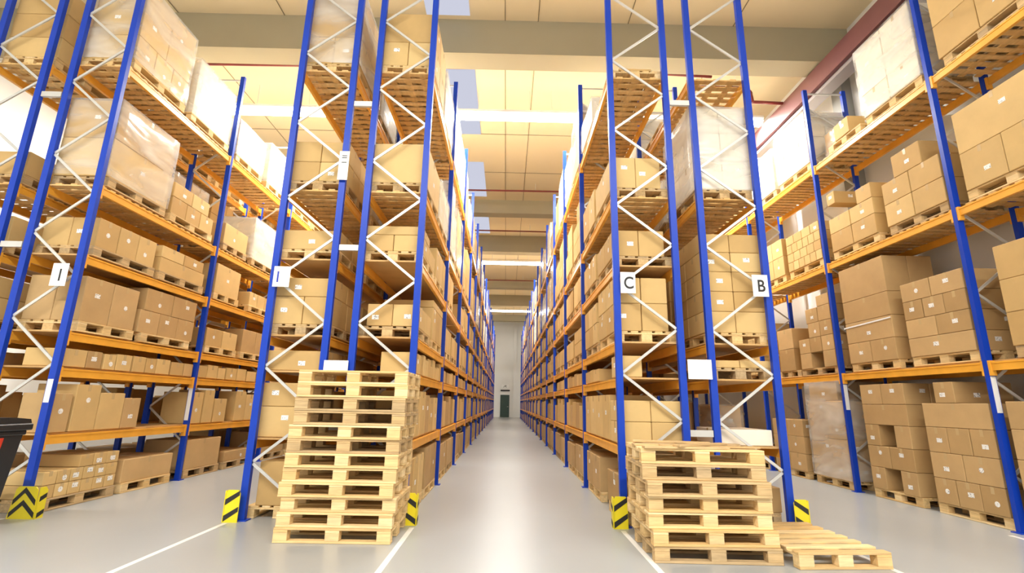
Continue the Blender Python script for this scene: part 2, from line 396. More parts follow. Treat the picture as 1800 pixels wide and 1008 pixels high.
def beam_mesh(L_=BAY):
    m = MB(); h = .055
    m.prism([(-.022, -h), (.022, -h), (.022, h - .02), (.030, h - .02), (.030, h), (-.022, h)], 1, PD / 2 + .002, L_ - PD / 2 - .002)
    for y in (PD / 2 + .001, L_ - PD / 2 - .036):
        m.box(-.03, .038, y, y + .035, -.12, h + .02)
    me = m.mesh('beam', ORANGE); fix_normals(me); return me
BEAM = beam_mesh()
def deck_mesh(w, kind, var):
    rr = random.Random(var); m = MB(); y0, y1 = PD / 2 + .01, BAY - PD / 2 - .01
    if kind == 'board':
        n = 3; s = (y1 - y0) / n
        for i in range(n): m.box(-w / 2 + .03, w / 2 - .03, y0 + s * i + .002, y0 + s * (i + 1) - .002, .056, .078)
    else:
        y = y0
        while y < y1 - .08:
            wd = rr.uniform(.07, .095); m.box(-w / 2 - .02 + rr.uniform(-.01, .01), w / 2 + .02 + rr.uniform(-.01, .01), y, y + wd, .056, .076); y += wd + rr.uniform(.06, .085)
        for x in (-w / 2 + .16, 0, w / 2 - .16): m.box(x - .045, x + .045, y0, y1 - .02, .076, .094)
    return m.mesh('shelf_deck', CHIP if kind == 'board' else DECKW)
DECKTOP = {'board': .080, 'slat': .096}
occl = MB()        # occluders for the visibility count
for r in R.values():
    w = r.xb - r.xa; xc = (r.xa + r.xb) / 2
    root = link('pallet_rack', None, None, (xc, Y0, 0)); tag(root, rack_labels[r.key], 'rack', 'blue and orange pallet racks')
    r.root = root
    outer = w / 2 * r.face            # local x of the aisle post
    decks = {k: [deck_mesh(w, k, hash_) for hash_ in (1, 2)] for k in ('board', 'slat')}
    def zig(one):
        """zinc bracing of one frame, as separate bars or one mesh"""
        segs = []; z = .66; a = (outer, .66); nodes = [(-outer, .12)]
        k = 0
        while z < TOP - .3:
            nodes.append((outer if k % 2 == 0 else -outer, z)); z += .585; k += 1
        return nodes
    nodes = zig(True)
    def shrink(a, b):
        xa_, za = a; xb_, zb = b; s = .032
        return (xa_ - math.copysign(s, xa_), 0.0, za), (xb_ - math.copysign(s, xb_), 0.0, zb)
    fb = MB()
    for a, b in zip(nodes, nodes[1:]): fb.bar(*shrink(a, b), .034, .018)
    for z in (TOP - .08, TOP - .62): fb.bar((-w / 2 + .045, 0, z), (w / 2 - .045, 0, z), .034, .018)
    FB = fb.mesh('frame_bracing', ZINC)
    nb = 0
    farb = MB()
    for b in range(r.b0, r.b0 + r.bays + 1):
        y = b * BAY
        for x in (-w / 2, w / 2):
            u = link('upright', UPM, root, (x, y, 0)); link('foot_plate', FOOT, u)
            if b >= 0 and y < 30: occl.box(xc + x - .05, xc + x + .05, Y0 + y - .037, Y0 + y + .037, 0, TOP)
        if b == 0 and r.key != '4':
            for a, c in zip(nodes, nodes[1:]):
                bm_ = MB(); bm_.bar(*shrink(a, c), .034, .018); link('brace', bm_.mesh('brace', ZINC), root, (0, y, 0))
            for z in (TOP - .08,):
                bm_ = MB(); bm_.bar((-w / 2 + .045, 0, z), (w / 2 - .045, 0, z), .034, .018); link('brace', bm_.mesh('brace', ZINC), root, (0, y, 0))
        else:
            link('frame_bracing', FB, root, (0, y, 0))
        if b == r.b0 + r.bays: break
        for li in range(1, len(r.lv)):
            z = r.lv[li]
            for x in (-w / 2, w / 2):
                if nb < 98:
                    o = link('beam', BEAM, root, (x, y, z)); nb += 1
                    if x < 0: o.scale.x = -1
                else:
                    farb.box(x - .025, x + .025, y + .04, y + BAY - .04, z - .055, z + .055)
            kd = r.kinds[li]
            if True:
                link('shelf_deck', decks[kd][(b + li) % 2], root, (0, y, z))
                occl.box(xc - w / 2, xc + w / 2, Y0 + y + .05, Y0 + y + BAY - .05, z - .04, z + .09)
    if farb.v:
        o = link('beam', farb.mesh('far_beams', ORANGE), root); o['kind'] = 'stuff'; o['label'] = 'orange beams of the far bays'

# ------------------------------------------------------------------ loads
BOX = []     # dict records
PAL = []
FLM = []
LEVW = ['floor', 'first shelf', 'second shelf', 'third shelf', 'fourth shelf', 'fifth shelf', 'sixth shelf']
def zbase(r, li): return 0.0 if li == 0 else r.lv[li] + DECKTOP[r.kinds[li]]
def load(key, bay, li, y0, y1, rows, nx=2, pallet=True, wrap=False, mat=None, x=(0, 1), where=''):
    """rows: bottom to top (height, boxes along y, from, to) with fractions of the pallet length"""
    r = R[key]; w = r.xb - r.xa
    xa, xb = r.xa - .01, r.xb + .01
    if r.face < 0: fa, fb_ = xa, xb          # aisle face at fa
    else: fa, fb_ = xb, xa
    xf = fa + (fb_ - fa) * x[0]; xk = fa + (fb_ - fa) * x[1]
    z = zbase(r, li) + .002
    if pallet:
        PAL.append(dict(r=r, bay=bay, li=li, c=((xa + xb) / 2, (y0 + y1) / 2), z=z, L=min(1.2, max(.9, y1 - y0)), where=where)); z += .146
    mat = mat or CARD
    nr = len(rows); top = z
    for ri, row in enumerate(rows):
        h, ny = row[0], row[1]; f0, f1 = (row[2], row[3]) if len(row) > 2 else (0, 1)
        nxx = row[4] if len(row) > 4 else nx
        ya = y0 + (y1 - y0) * f0; yb = y0 + (y1 - y0) * f1
        skip = row[5] if len(row) > 5 else ()
        for j in range(ny):
            if j in skip: continue
            for i in range(nxx):
                dy = (yb - ya) / ny; dx = abs(xk - xf) / nxx; sg = 1 if xk > xf else -1
                cx = xf + sg * dx * (i + .5); cy = ya + dy * (j + .5)
                BOX.append(dict(r=r, bay=bay, li=li, c=(cx, cy, z), d=(dx - .008, dy - .010, h - .004), row=nr - 1 - ri, nr=nr, j=j, ny=ny, i=i, nx=nxx,
                                where=where, pal=pallet, mat=mat, wrap=wrap))
        z += h
    if wrap:
        FLM.append(dict(r=r, bay=bay, li=li, x=(min(xf, xk), max(xf, xk)), y=(y0, y1), z=(top + .01, z), where=where))
    return z

def shelf_row(key, bay, li, hmax, rr, lo=.28, hi=.5, mat=None, hlo=.55, y0=None, y1=None):
    """loose boxes standing side by side straight on the shelf"""
    r = R[key]; ys = Y0 + bay * BAY + .07 if y0 is None else y0; ye = Y0 + (bay + 1) * BAY - .07 if y1 is None else y1; w = r.xb - r.xa; n = 0
    y = ys; recs = []
    while y < ye - .22:
        d = min(rr.uniform(lo, hi), ye - y); h = hmax * rr.uniform(hlo, .97); dx = rr.uniform(.5, .8) * w
        fx = r.xb - dx / 2 - .0 if r.face > 0 else r.xa + dx / 2
        if rr.random() < .93:
            recs.append(dict(r=r, bay=bay, li=li, c=(fx, y + d / 2, zbase(r, li) + .002), d=(dx, d - .014, h), row=0, nr=1, j=n, ny=9, i=0, nx=1, where='', pal=False,
                             mat=mat or (CARD_BROWN if rr.random() < .25 else CARD), wrap=False)); n += 1
        y += d + (.03 if rr.random() < .3 else .0)
    for q in recs: q['ny'] = n
    BOX.extend(recs)

N1, N2 = Y0 + .10, Y0 + 1.45     # near and far pallet starts inside bay 0
def two(key, bay, li, specA, specB, **kw):
    b = Y0 + bay * BAY
    if specA: load(key, bay, li, b + .10, b + .10 + specA.get('L', 1.2), specA['rows'], specA.get('nx', 2), specA.get('pallet', True), specA.get('wrap', False), specA.get('mat'), specA.get('x', (0, 1)), 'near')
    if specB: load(key, bay, li, b + 1.46, b + 1.46 + specB.get('L', 1.2), specB['rows'], specB.get('nx', 2), specB.get('pallet', True), specB.get('wrap', False), specB.get('mat'), specB.get('x', (0, 1)), 'far')
S = lambda rows, **k: dict(rows=rows, **k)
done = set()
def spec(key, bay, li, a, b):
    two(key, bay, li, a, b); done.add((key, bay, li))

# --- rack 4 (against the white wall): measured from the photograph
BR = CARD_BROWN
spec('4', 0, 0, S([(.345, 3), (.355, 2), (.355, 3), (.34, 1), (.30, 1, .44, .76, 1)], L=1.06, mat=BR, nx=1),
     S([(.35, 3, 0, 1, 2, (1,)), (.345, 2), (.345, 3, 0, 1, 2, (1,)), (.335, 1), (.335, 2)], L=.98, mat=BR))
spec('4', 1, 0, S([(.37, 2), (.36, 1), (.35, 2), (.36, 1), (.36, 1, .1, .9)], L=1.1, mat=BR, wrap=True), S([(.35, 2)] * 3, mat=BR))
spec('4', 0, 1, S([(.28, 1), (.29, 2), (.29, 3), (.29, 2)], L=1.1, mat=BR, nx=1, wrap=False), S([(.36, 2), (.37, 1), (.40, 1), (.62, 1)], L=1.12, mat=BR))
spec('4', 1, 1, S([(.32, 3, 0, 1, 2, (1,)), (.30, 3), (.30, 3, 0, 1, 2, (2,)), (.30, 2, .0, .7), (.22, 1, 0, .35)], L=1.15, mat=BR), S([(.48, 1), (.45, 1)], L=.6, mat=BR, nx=1))
spec('4', 0, 2, S([(.38, 2), (.37, 2), (.38, 1, .25, .75)], L=1.13, nx=1), S([(.36, 2), (.30, 2), (.28, 1, .0, .32), (.25, 1, .78, .98, 1)], L=1.18, nx=1))
spec('4', 1, 2, S([(.20, 6), (.20, 5), (.20, 6), (.2, 4)], L=1.2, nx=1), S([(.45, 2), (.42, 2)], L=.9, nx=1))
load('4', 0, 3, Y0 + .12, Y0 + 1.34, [(.42, 2), (.92, 2)], 1, True, True, CARD_PALE, where='near'); load('4', 0, 3, Y0 + 1.72, Y0 + 2.14, [(.32, 1)], 1, True, False, CARD, where='far'); done.add(('4', 0, 3))
load('4', 0, 3, Y0 + 2.32, Y0 + 2.72, [(.62, 1)], 1, False, True, CARD_BROWN, (.25, .75), 'farther'); 
spec('4', 1, 3, S([(.6, 2), (.6, 2)], wrap=True, mat=CARD_PALE), S([(.55, 2), (.5, 2)], wrap=True, mat=CARD_PALE))
load('4', -1, 0, Y0 - 1.25, Y0 - .12, [(.36, 2), (.36, 2), (.36, 2), (.34, 2)], 1, True, False, BR, where='near'); done.add(('4', -1, 0))
load('4', -1, 0, Y0 - 2.6, Y0 - 1.45, [(.36, 2)] * 4, 1, True, False, BR, where='far')
load('4', -1, 1, Y0 - 1.5, Y0 - .37, [(.42, 1), (.42, 1), (.45, 1)], 1, True, False, CARD, where='near'); load('4', -1, 1, Y0 - 2.75, Y0 - 1.6, [(.42, 2)] * 3, 1, True, False, CARD, where='far'); done.add(('4', -1, 1))
load('4', -1, 2, Y0 - 1.38, Y0 - .2, [(.55, 2), (.62, 1)], 1, True, False, CARD, where='near'); load('4', -1, 2, Y0 - 2.7, Y0 - 1.5, [(.6, 2), (.6, 1)], 1, True, False, CARD, where='far'); done.add(('4', -1, 2))
load('4', -1, 3, Y0 - 1.5, Y0 - .2, [(.55, 2), (.7, 2)], 1, True, False, CARD, where='near'); load('4', -1, 3, Y0 - 2.75, Y0 - 1.6, [(.6, 2)] * 2, 1, True, False, CARD, where='far'); done.add(('4', -1, 3))

# --- rack 1b (beside the bin)
load('1b', 0, 0, 6.58, 7.78, [(.165, 6), (.165, 6), (.16, 3, .42, 1)], 1, True, False, CARD, where='near')
load('1b', 0, 0, 7.9, 9.02, [(.34, 1)], 1, True, False, CARD_BROWN, where='far'); done.add(('1b', 0, 0))
load('1b', 1, 0, 9.38, 10.45, [(.52, 1)], 1, True, False, CARD_BROWN, where='near'); load('1b', 1, 0, 10.65, 11.8, [(.2, 1)], 1, True, False, CARD_BROWN, where='far'); done.add(('1b', 1, 0))
load('1b', 0, 3, 6.56, 7.56, [(.62, 2)], 2, True, False, BR, where='near'); load('1b', 0, 3, 7.64, 9.0, [(.36, 3), (.36, 2, .05, 1)], 2, True, False, BR, where='far'); done.add(('1b', 0, 3))
load('1b', 1, 3, 9.4, 10.5, [(.34, 2)], 2, True, False, CARD, where='near'); load('1b', 1, 3, 10.7, 11.85, [(.5, 2)], 2, True, False, BR, where='far'); done.add(('1b', 1, 3))
load('1b', 0, 4, 6.56, 7.72, [(.42, 3)], 2, True, False, CARD, where='near'); load('1b', 0, 4, 7.86, 9.05, [(.24, 1), (.2, 2, .0, .95)], 1, True, False, CARD, where='far'); done.add(('1b', 0, 4))
load('1b', 1, 4, 9.4, 10.3, [(.58, 1)], 1, True, False, CARD, where='near'); load('1b', 1, 4, 10.75, 11.8, [(.3, 3)], 1, True, False, CARD, where='far'); done.add(('1b', 1, 4))
load('1b', 0, 5, 6.5, 7.76, [(.6, 1), (.62, 1)], 1, True, True, CARD, where='near'); load('1b', 0, 5, 7.86, 9.05, [(.30, 3), (.26, 2, 0, .85)], 1, True, False, CARD, where='far'); done.add(('1b', 0, 5))
load('1b', 1, 5, 9.45, 10.35, [(.42, 1)], 1, True, False, CARD, where='near'); load('1b', 1, 5, 10.55, 11.8, [(.95, 1)], 1, True, True, CARD_PALE, where='far'); done.add(('1b', 1, 5))
load('1b', 0, 6, 6.52, 7.72, [(.44, 3), (.9, 2)], 1, True, True, CARD, where='near'); load('1b', 0, 6, 7.92, 9.08, [(1.12, 1)], 1, True, True, CARD_PALE, where='far'); done.add(('1b', 0, 6))
load('1b', 1, 6, 9.4, 10.5, [(.8, 2)], 1, True, True, CARD_PALE, where='near'); load('1b', 1, 6, 10.75, 11.8, [(1.0, 2)], 1, True, True, CARD_PALE, where='far'); done.add(('1b', 1, 6))
# --- rack 1a (behind the bin)
spec('1a', 0, 6, S([(.35, 1), (.42, 2), (.4, 1, 0, 1)], nx=1), S([(.6, 2)]))
spec('1a', 0, 5, S([(.36, 1)], nx=1), S([(.9, 1)], wrap=True, mat=CARD_PALE))
spec('1a', 0, 4, S([(.40, 1)], nx=2), S([(.5, 2)]))
spec('1a', 0, 3, S([(.30, 1), (.28, 1)], nx=2), S([(.4, 2)]))
# --- rack 2a
spec('2a', 0, 0, S([(.52, 1)], nx=1, x=(.12, .9)), S([(.4, 2)]))
load('2a', 0, 1, 6.5, 7.1, [(.38, 1), (.30, 1)], 1, False, False, CARD, (0, .62), 'near'); 
load('2a', 0, 1, 7.2, 9.1, [(.6, 3)], 1, False, False, CARD, (.1, .8), 'far'); done.add(('2a', 0, 1))
load('2a', 0, 2, 6.47, 6.95, [(.26, 1)], 1, False, False, CARD, (0, 1), 'near'); load('2a', 0, 2, 7.1, 9.1, [(.28, 4)], 1, False, False, CARD, (.1, .9), 'far'); done.add(('2a', 0, 2))
spec('2a', 0, 3, S([(.38, 2), (.26, 2, 0, .9, 1)]), S([(.5, 2)]))
spec('2a', 0, 4, S([(.28, 2)], nx=1), S([(.5, 2)]))
spec('2a', 0, 5, S([(.30, 2), (.32, 2)]), S([(.5, 2)], wrap=True))
spec('2a', 0, 6, S([(.48, 2), (.78, 2, 0, 1, 1)], wrap=True), S([(.9, 2)], wrap=True, mat=CARD_PALE))
# --- rack 2b
spec('2b', 0, 0, S([(.55, 3)], nx=1), S([(.6, 2)], mat=BR))
load('2b', 0, 2, 6.47, 6.95, [(.27, 1)], 1, False, False, CARD, (0, .55), 'near'); shelf_row('2b', 0, 2, .33, random.Random(3), .18, .3, y0=7.0); done.add(('2b', 0, 2))
load('2b', 0, 3, 6.51, 7.65, [(.30, 2)], 2, True, False, CARD, (0, .85), 'near'); load('2b', 0, 3, 7.85, 9.0, [(.52, 3), (.12, 1)], 1, True, False, CARD, where='far'); done.add(('2b', 0, 3))
spec('2b', 0, 4, S([(.24, 2), (.13, 1, 0, .5, 1)]), S([(.5, 3)]))
spec('2b', 0, 5, S([(.62, 1)], nx=1), S([(.7, 2)], wrap=True, mat=CARD_PALE))
spec('2b', 0, 6, S([(.42, 2), (.52, 2, 0, 1, 1)], wrap=False), S([(.95, 2)], wrap=True, mat=CARD_PALE))
# --- rack 3a
load('3a', 0, 0, 6.5, 7.3, [(.42, 1)], 1, True, False, BR, where='near'); load('3a', 0, 0, 7.9, 9.1, [(.5, 2)], 1, True, False, BR, where='far'); done.add(('3a', 0, 0))
load('3a', 0, 1, 6.48, 7.0, [(.27, 1), (.27, 1)], 2, False, False, CARD, (0, 1), 'near'); load('3a', 0, 1, 7.06, 9.15, [(.62, 4)], 1, False, False, CARD, (0, .8), 'far'); done.add(('3a', 0, 1))
load('3a', 0, 2, 6.48, 6.85, [(.28, 1)], 1, False, False, CARD, (0, .4), 'near'); shelf_row('3a', 0, 2, .33, random.Random(5), .3, .5, y0=6.95); done.add(('3a', 0, 2))
spec('3a', 0, 3, S([(.38, 2), (.36, 2)], x=(0, .86)), S([(.33, 3), (.33, 3)]))
spec('3a', 0, 4, S([(.38, 2)], x=(0, .86)), S([(.45, 3)]))
spec('3a', 0, 5, S([(.48, 1)], x=(0, .86)), S([(.6, 2)], wrap=False))
load('3a', 0, 6, 6.5, 7.7, [(.04, 1)], 1, True, False, CARD, (.2, .8), 'near'); load('3a', 0, 6, 7.9, 9.1, [(.5, 2)], 1, True, True, CARD_PALE, where='far'); done.add(('3a', 0, 6))
# --- rack 3b
load('3b', 0, 0, 6.6, 7.7, [(.3, 2)], 1, True, False, BR, where='near'); done.add(('3b', 0, 0))
load('3b', 0, 1, 6.5, 7.3, [(.2, 1)], 1, False, False, CARD_PALE, (.1, .9), 'near'); load('3b', 0, 1, 7.5, 8.0, [(.5, 1)], 1, False, True, BR, (0, .5), 'far'); done.add(('3b', 0, 1))
load('3b', 0, 2, 6.5, 7.7, [(.1, 2)], 2, True, False, CARD, where='near'); done.add(('3b', 0, 2))
spec('3b', 0, 3, S([(.29, 2), (.28, 2), (.28, 2), (.28, 2), (.27, 1)]), S([(.35, 2)] * 3))
spec('3b', 0, 4, S([(.46, 2), (.45, 2), (.42, 2)], wrap=True, mat=CARD_PALE), S([(.4, 2), (.4, 2)], wrap=True, mat=CARD_PALE))
spec('3b', 0, 5, None, S([(.4, 1)], x=(.0, .5)))

# --- everything else: plausible filling
rr = random.Random(77)
gaps = {}
for r in R.values():
    nfill = {'1a': 6, '1b': 8, '2a': 7, '2b': 15, '3a': 15, '3b': 7, '4': 8}[r.key]
    for b in range(r.b0, min(nfill, r.bays)):
        for li in range(len(r.lv)):
            if (r.key, b, li) in done: continue
            z0 = zbase(r, li); z1 = r.lv[li + 1] - .07 if li + 1 < len(r.lv) else TOP - .2
            gap = z1 - z0
            if gap < .5:
                shelf_row(r.key, b, li, gap - .05, rr, .2, .42, hlo=.8); continue
            if gap < .85 and li == 1:
                shelf_row(r.key, b, li, gap - .04, rr, .28, .48, hlo=.68); continue
            for k_, ys in (('near', .1), ('far', 1.46)):
                if rr.random() < .08 and li > 0: continue
                lim = gap - .25
                if li == 0: h = min(lim, rr.choice((.35, .45, .5)))
                else: h = lim * rr.uniform(.6, 1) if r.key != '4' else lim * rr.uniform(.6, .9)
                if z0 > 6: h = rr.uniform(.8, 1.3)
                nr = max(1, round(h / rr.choice((.34, .42, .5)))); ny = rr.choice((2, 2, 3, 3, 4)); wrap = z0 > 4 and rr.random() < .6
                rows = [(h / nr, ny)] * nr
                if nr > 1 and rr.random() < .5: rows[-1] = (h / nr, max(1, ny - 1), 0, (max(1, ny - 1)) / ny)
                load(r.key, b, li, Y0 + b * BAY + ys, Y0 + b * BAY + ys + 1.18, rows, 1, True, wrap, CARD_PALE if wrap and rr.random() < .7 else (BR if z0 < 1 else CARD), (0, 1), k_)

# ------------------------------------------------------------------ how much of each box and pallet the camera sees
vb = MB(); owner = []
for i, q in enumerate(BOX):
    c, d = q['c'], q['d']; vb.box(c[0] - d[0] / 2, c[0] + d[0] / 2, c[1] - d[1] / 2, c[1] + d[1] / 2, c[2], c[2] + d[2]); owner += [('b', i)] * 6; q['n'] = 0
for i, q in enumerate(PAL):
    c = q['c']; vb.box(c[0] - .4, c[0] + .4, c[1] - q['L'] / 2, c[1] + q['L'] / 2, q['z'], q['z'] + .144); owner += [('p', i)] * 6; q['n'] = 0
nocc = len(occl.f)
vb.add(occl.v, occl.f); owner += [None] * nocc
vb.box(-2.33, -1.17, 5.5, 6.3, 0, 1.72); vb.box(1.42, 2.6, 5.04, 5.84, 0, 1.1); owner += [None] * 12
tree = BVHTree.FromPolygons([Vector(p) for p in vb.v], vb.f)
org = Vector((0, 0, CAMH))
for v in range(2, 1008, 4):
    for u in range(2, 1800, 4):
        d = fwd * FPX + rt * (u - 900) - up * (v - 504)
        hit = tree.ray_cast(org, d.normalized())
        if hit[2] is not None:
            o = owner[hit[2]]
            if o: (BOX if o[0] == 'b' else PAL)[o[1]]['n'] += 1

# ------------------------------------------------------------------ boxes
meshcache = {}
def box_mesh(d, mat):
    k = (round(d[0], 2), round(d[1], 2), round(d[2], 2), mat.name)
    if k not in meshcache:
        m = MB(); m.bev(-d[0] / 2, d[0] / 2, -d[1] / 2, d[1] / 2, 0, d[2], min(.007, d[2] / 5)); me = m.mesh('cardboard_box', mat); fix_normals(me)
        t = MB(); tw = .025; x, y, z = d[0] / 2, d[1] / 2, d[2]; e = .0012; dn = min(.09, z * .35)
        t.box(-x - e, x + e, -tw, tw, z, z + e); t.box(-x - e, -x, -tw, tw, z - dn, z + e); t.box(x, x + e, -tw, tw, z - dn, z + e)
        t2 = t.mesh('tape', TAPE)
        meshcache[k] = (me, t2)
    return meshcache[k]
LBX = MB(); LBX.box(-.001, .001, -.045, .045, -.03, .03); LBX = LBX.mesh('shipping_label', LABEL)
LBY = MB(); LBY.box(-.045, .045, -.001, .001, -.03, .03); LBY = LBY.mesh('shipping_label', LABEL)
LBR = MB(); LBR.tube((-.001, 0, 0), (.001, 0, 0), .035, 12); LBR = LBR.mesh('shipping_label', LABEL)
order = sorted(range(len(BOX)), key=lambda i: -BOX[i]['n'])
keep = set(i for i in order[:300] if BOX[i]['n'] > 0)
ROWN = {1: ['only row'], 2: ['top row', 'bottom row']}
def rowname(k, n):
    if n == 1: return ''
    if k == 0: return 'top row'
    if k == n - 1: return 'bottom row'
    return ORDW[k] + ' row'
def colname(j, n):
    if n == 1: return ''
    if n == 2: return ['near', 'far'][j]
    if n == 3: return ['near', 'middle', 'far'][j]
    return ORDW[j] + '-nearest'
used = {}
dbg = []
def uniq(lab):
    used[lab] = used.get(lab, 0) + 1
    return lab
stuff = {CARD.name: MB(), CARD_BROWN.name: MB(), CARD_PALE.name: MB()}
MATS = {m_.name: m_ for m_ in (CARD, CARD_BROWN, CARD_PALE)}
rr = random.Random(9)
for i, q in enumerate(BOX):
    c, d = q['c'], q['d']; r = q['r']
    if i in keep:
        me, tp = box_mesh(d, q['mat'])
        tight = q['nr'] * q['ny'] * q['nx'] > 1 or q['wrap']
        o = link('cardboard_box', me, None, c, rr.uniform(-.006, .006) if tight else rr.uniform(-.02, .02))
        tone = {'cardboard': 'tan', 'cardboard_brown': 'brown', 'cardboard_pale': 'pale'}[q['mat'].name]
        size = 'wrapped ' if q['wrap'] else ('flat ' if d[2] < .22 else ('tall ' if d[2] > max(d[0], d[1]) else ('big ' if d[1] > .75 else '')))
        bits = [size + tone + ' box']
        pos = (colname(q['j'], q['ny']) + ' ' + (['aisle-side', 'inner'][q['i']] if q['nx'] == 2 else '') + ' ' + rowname(q['row'], q['nr'])).split()
        if pos: bits.append(' '.join(pos))
        if q['pal']: bits.append((q['where'] or '') + ' pallet')
        elif q['where']: bits.append(q['where'] + ' pile')
        bits.append(LEVW[q['li']]); bits.append({-1: 'front bay'}.get(q['bay'], ORDW[max(0, q['bay'])] + ' bay')); bits.append(r.nm)
        uniq(', '.join(bits)); tag(o, ', '.join(bits), 'box', 'cardboard boxes on the racks')
        if q['n'] > 12:
            t = link('tape', tp, o)
            if rr.random() < .75 and d[2] > .15:
                # label on the face turned to the aisle, and on the end face for boxes at the rack end
                zz = d[2] * rr.uniform(.35, .7); sx = r.face * (d[0] / 2 + .0015)
                if q['i'] == 0: link('shipping_label', LBX if rr.random() < .7 else LBR, o, (sx, rr.uniform(-.1, .1) * d[1], zz))
                if q['j'] == 0 and rr.random() < .5: link('shipping_label', LBY, o, (rr.uniform(-.1, .1), -d[1] / 2 - .0015, zz))
    else:
        stuff[q['mat'].name].bev(c[0] - d[0] / 2, c[0] + d[0] / 2, c[1] - d[1] / 2, c[1] + d[1] / 2, c[2], c[2] + d[2], min(.006, d[2] / 5), )
sb = MB(); mm = []
for k_, (nm, b) in enumerate(stuff.items()):
    sb.add(b.v, b.f, k_); mm.append(MATS[nm])
me = sb.mesh('cardboard_boxes', mm); fix_normals(me)
o = link('cardboard_boxes', me); tag(o, 'remaining cardboard boxes filling the far bays of all racks', 'boxes'); o['kind'] = 'stuff'

# ------------------------------------------------------------------ pallets (1.2 along local x, 0.8 along local y)
def pal_parts(L_=1.2, W_=.8, nb=5, rs=0, inner=False):
    rr = random.Random(rs); P = []
    yb = [-W_ / 2 + .05, 0, W_ / 2 - .05]; xb = [-L_ / 2 + .0725, 0, L_ / 2 - .0725]
    for y, w in zip(yb, (.1, .145, .1)): P.append(('bottom_board', (-L_ / 2, L_ / 2, y - w / 2, y + w / 2, 0, .022)))
    for y, w in zip(yb, (.1, .145, .1)):
        for x in xb: P.append(('block', (x - .0715, x + .0715, y - w / 2 + .001, y + w / 2 - .001, .0225, .1)))
    for x in xb: P.append(('cross_board', (x - .0725, x + .0725, -W_ / 2, W_ / 2, .1005, .122)))
    ws = {5: [.145, .1, .145, .1, .145], 6: [.12] * 6, 7: [.1] * 7}[nb]; g = (W_ - sum(ws)) / (nb - 1); y = -W_ / 2
    for w in ws: P.append(('deck_board', (-L_ / 2, L_ / 2, y, y + w, .1225, .144))); y += w + g
    return P
pm = {}
def part_mesh(nm, b, mat):
    k = (nm, tuple(round(t, 4) for t in b), mat.name)
    if k not in pm:
        m = MB(); m.bev(*b, .003); me = m.mesh(nm, mat); fix_normals(me); pm[k] = me
    return pm[k]
def pallet(loc, rz, label, group, mat, full=True, L_=1.2, W_=.8, rs=0, nb=5, tilt=(0, 0)):
    root = link('wooden_pallet', None, None, loc); root.rotation_euler = (tilt[0], tilt[1], rz); tag(root, label, 'pallet', group)
    for nm, b in pal_parts(L_, W_, nb):
        link(nm, part_mesh(nm, b, mat), root)
    return root
whole = {}
def pal_whole(mat, L_):
    k = (mat.name, round(L_, 2))
    if k not in whole:
        m = MB()
        for nm, b in pal_parts(L_): m.box(*b)
        whole[k] = m.mesh('wooden_pallet', mat)
    return whole[k]
rr = random.Random(4)
order = sorted(range(len(PAL)), key=lambda i: -PAL[i]['n']); keepP = set(i for i in order[:262] if PAL[i]['n'] > 0); bigP = set(i for i in order[:60])
farp = MB()
for i, q in enumerate(PAL):
    L_ = round(q['L'], 1); mat = PALW if rr.random() < .6 else PALW_OLD
    if L_ > 1.2: L_ = 1.2
    lab = 'pallet under the %s load, %s, %s, %s' % (q['where'], LEVW[q['li']], {-1: 'front bay'}.get(q['bay'], ORDW[max(0, q['bay'])] + ' bay'), q['r'].nm)
    loc = (q['c'][0], q['c'][1], q['z'])
    if i in bigP: pallet(loc, math.pi / 2, lab, 'pallets under the loads', mat, L_=L_)
    elif i in keepP:
        o = link('wooden_pallet', pal_whole(mat, L_), None, loc, math.pi / 2); tag(o, lab, 'pallet', 'pallets under the loads')
    else:
        for nm, b in pal_parts(L_): farp.box(loc[0] + b[2], loc[0] + b[3], loc[1] + b[0], loc[1] + b[1], loc[2] + b[4], loc[2] + b[5])
if farp.v:
    o = link('wooden_pallets', farp.mesh('wooden_pallets', PALW_OLD)); tag(o, 'remaining pallets out of sight in the far bays', 'pallets'); o['kind'] = 'stuff'

# ------------------------------------------------------------------ stretch film
def film(q, idx):
    rr = random.Random(idx); m = MB(); x0, x1 = q['x']; y0, y1 = q['y']; z0, z1 = q['z']; e = .012
    x0 -= e; x1 += e; y0 -= e; y1 += e; z1 += e
    n = 8
    ring = []
    for s_ in range(4 * n):
        k, f = divmod(s_, n); f /= n
        p = [(x0 + (x1 - x0) * f, y0), (x1, y0 + (y1 - y0) * f), (x1 - (x1 - x0) * f, y1), (x0, y1 - (y1 - y0) * f)][k]; ring.append(p)
    nz = 9; vs = []; cx, cy = (x0 + x1) / 2, (y0 + y1) / 2
    for a in range(nz + 1):
        z = z0 + (z1 - z0) * a / nz
        for (px, py) in ring:
            g = rr.uniform(0, .012) * (1 if a < nz else 0); dx, dy = px - cx, py - cy; l = math.hypot(dx, dy)
            vs.append((px + dx / l * g, py + dy / l * g, z + (0 if a in (0, nz) else rr.uniform(-.02, .02))))
    N_ = 4 * n; fs = [(a * N_ + i, a * N_ + (i + 1) % N_, (a + 1) * N_ + (i + 1) % N_, (a + 1) * N_ + i) for a in range(nz) for i in range(N_)]
    # top sheet drawn a little inwards
    k = len(vs); vs += [(cx + (px - cx) * .86, cy + (py - cy) * .86, z1 + .004) for px, py in ring]
    fs += [(nz * N_ + i, nz * N_ + (i + 1) % N_, k + (i + 1) % N_, k + i) for i in range(N_)]
    m.add(vs, fs)
    me = m.mesh('stretch_film', FILM, True)
    o = link('stretch_film', me)
    tag(o, 'clear film around the %s load, %s, %s, %s' % (q['where'], LEVW[q['li']], {-1: 'front bay'}.get(q['bay'], ORDW[max(0, q['bay'])] + ' bay'), q['r'].nm), 'plastic film', 'stretch film around loads')
for i, q in enumerate(FLM):
    if q['bay'] < 7: film(q, i)

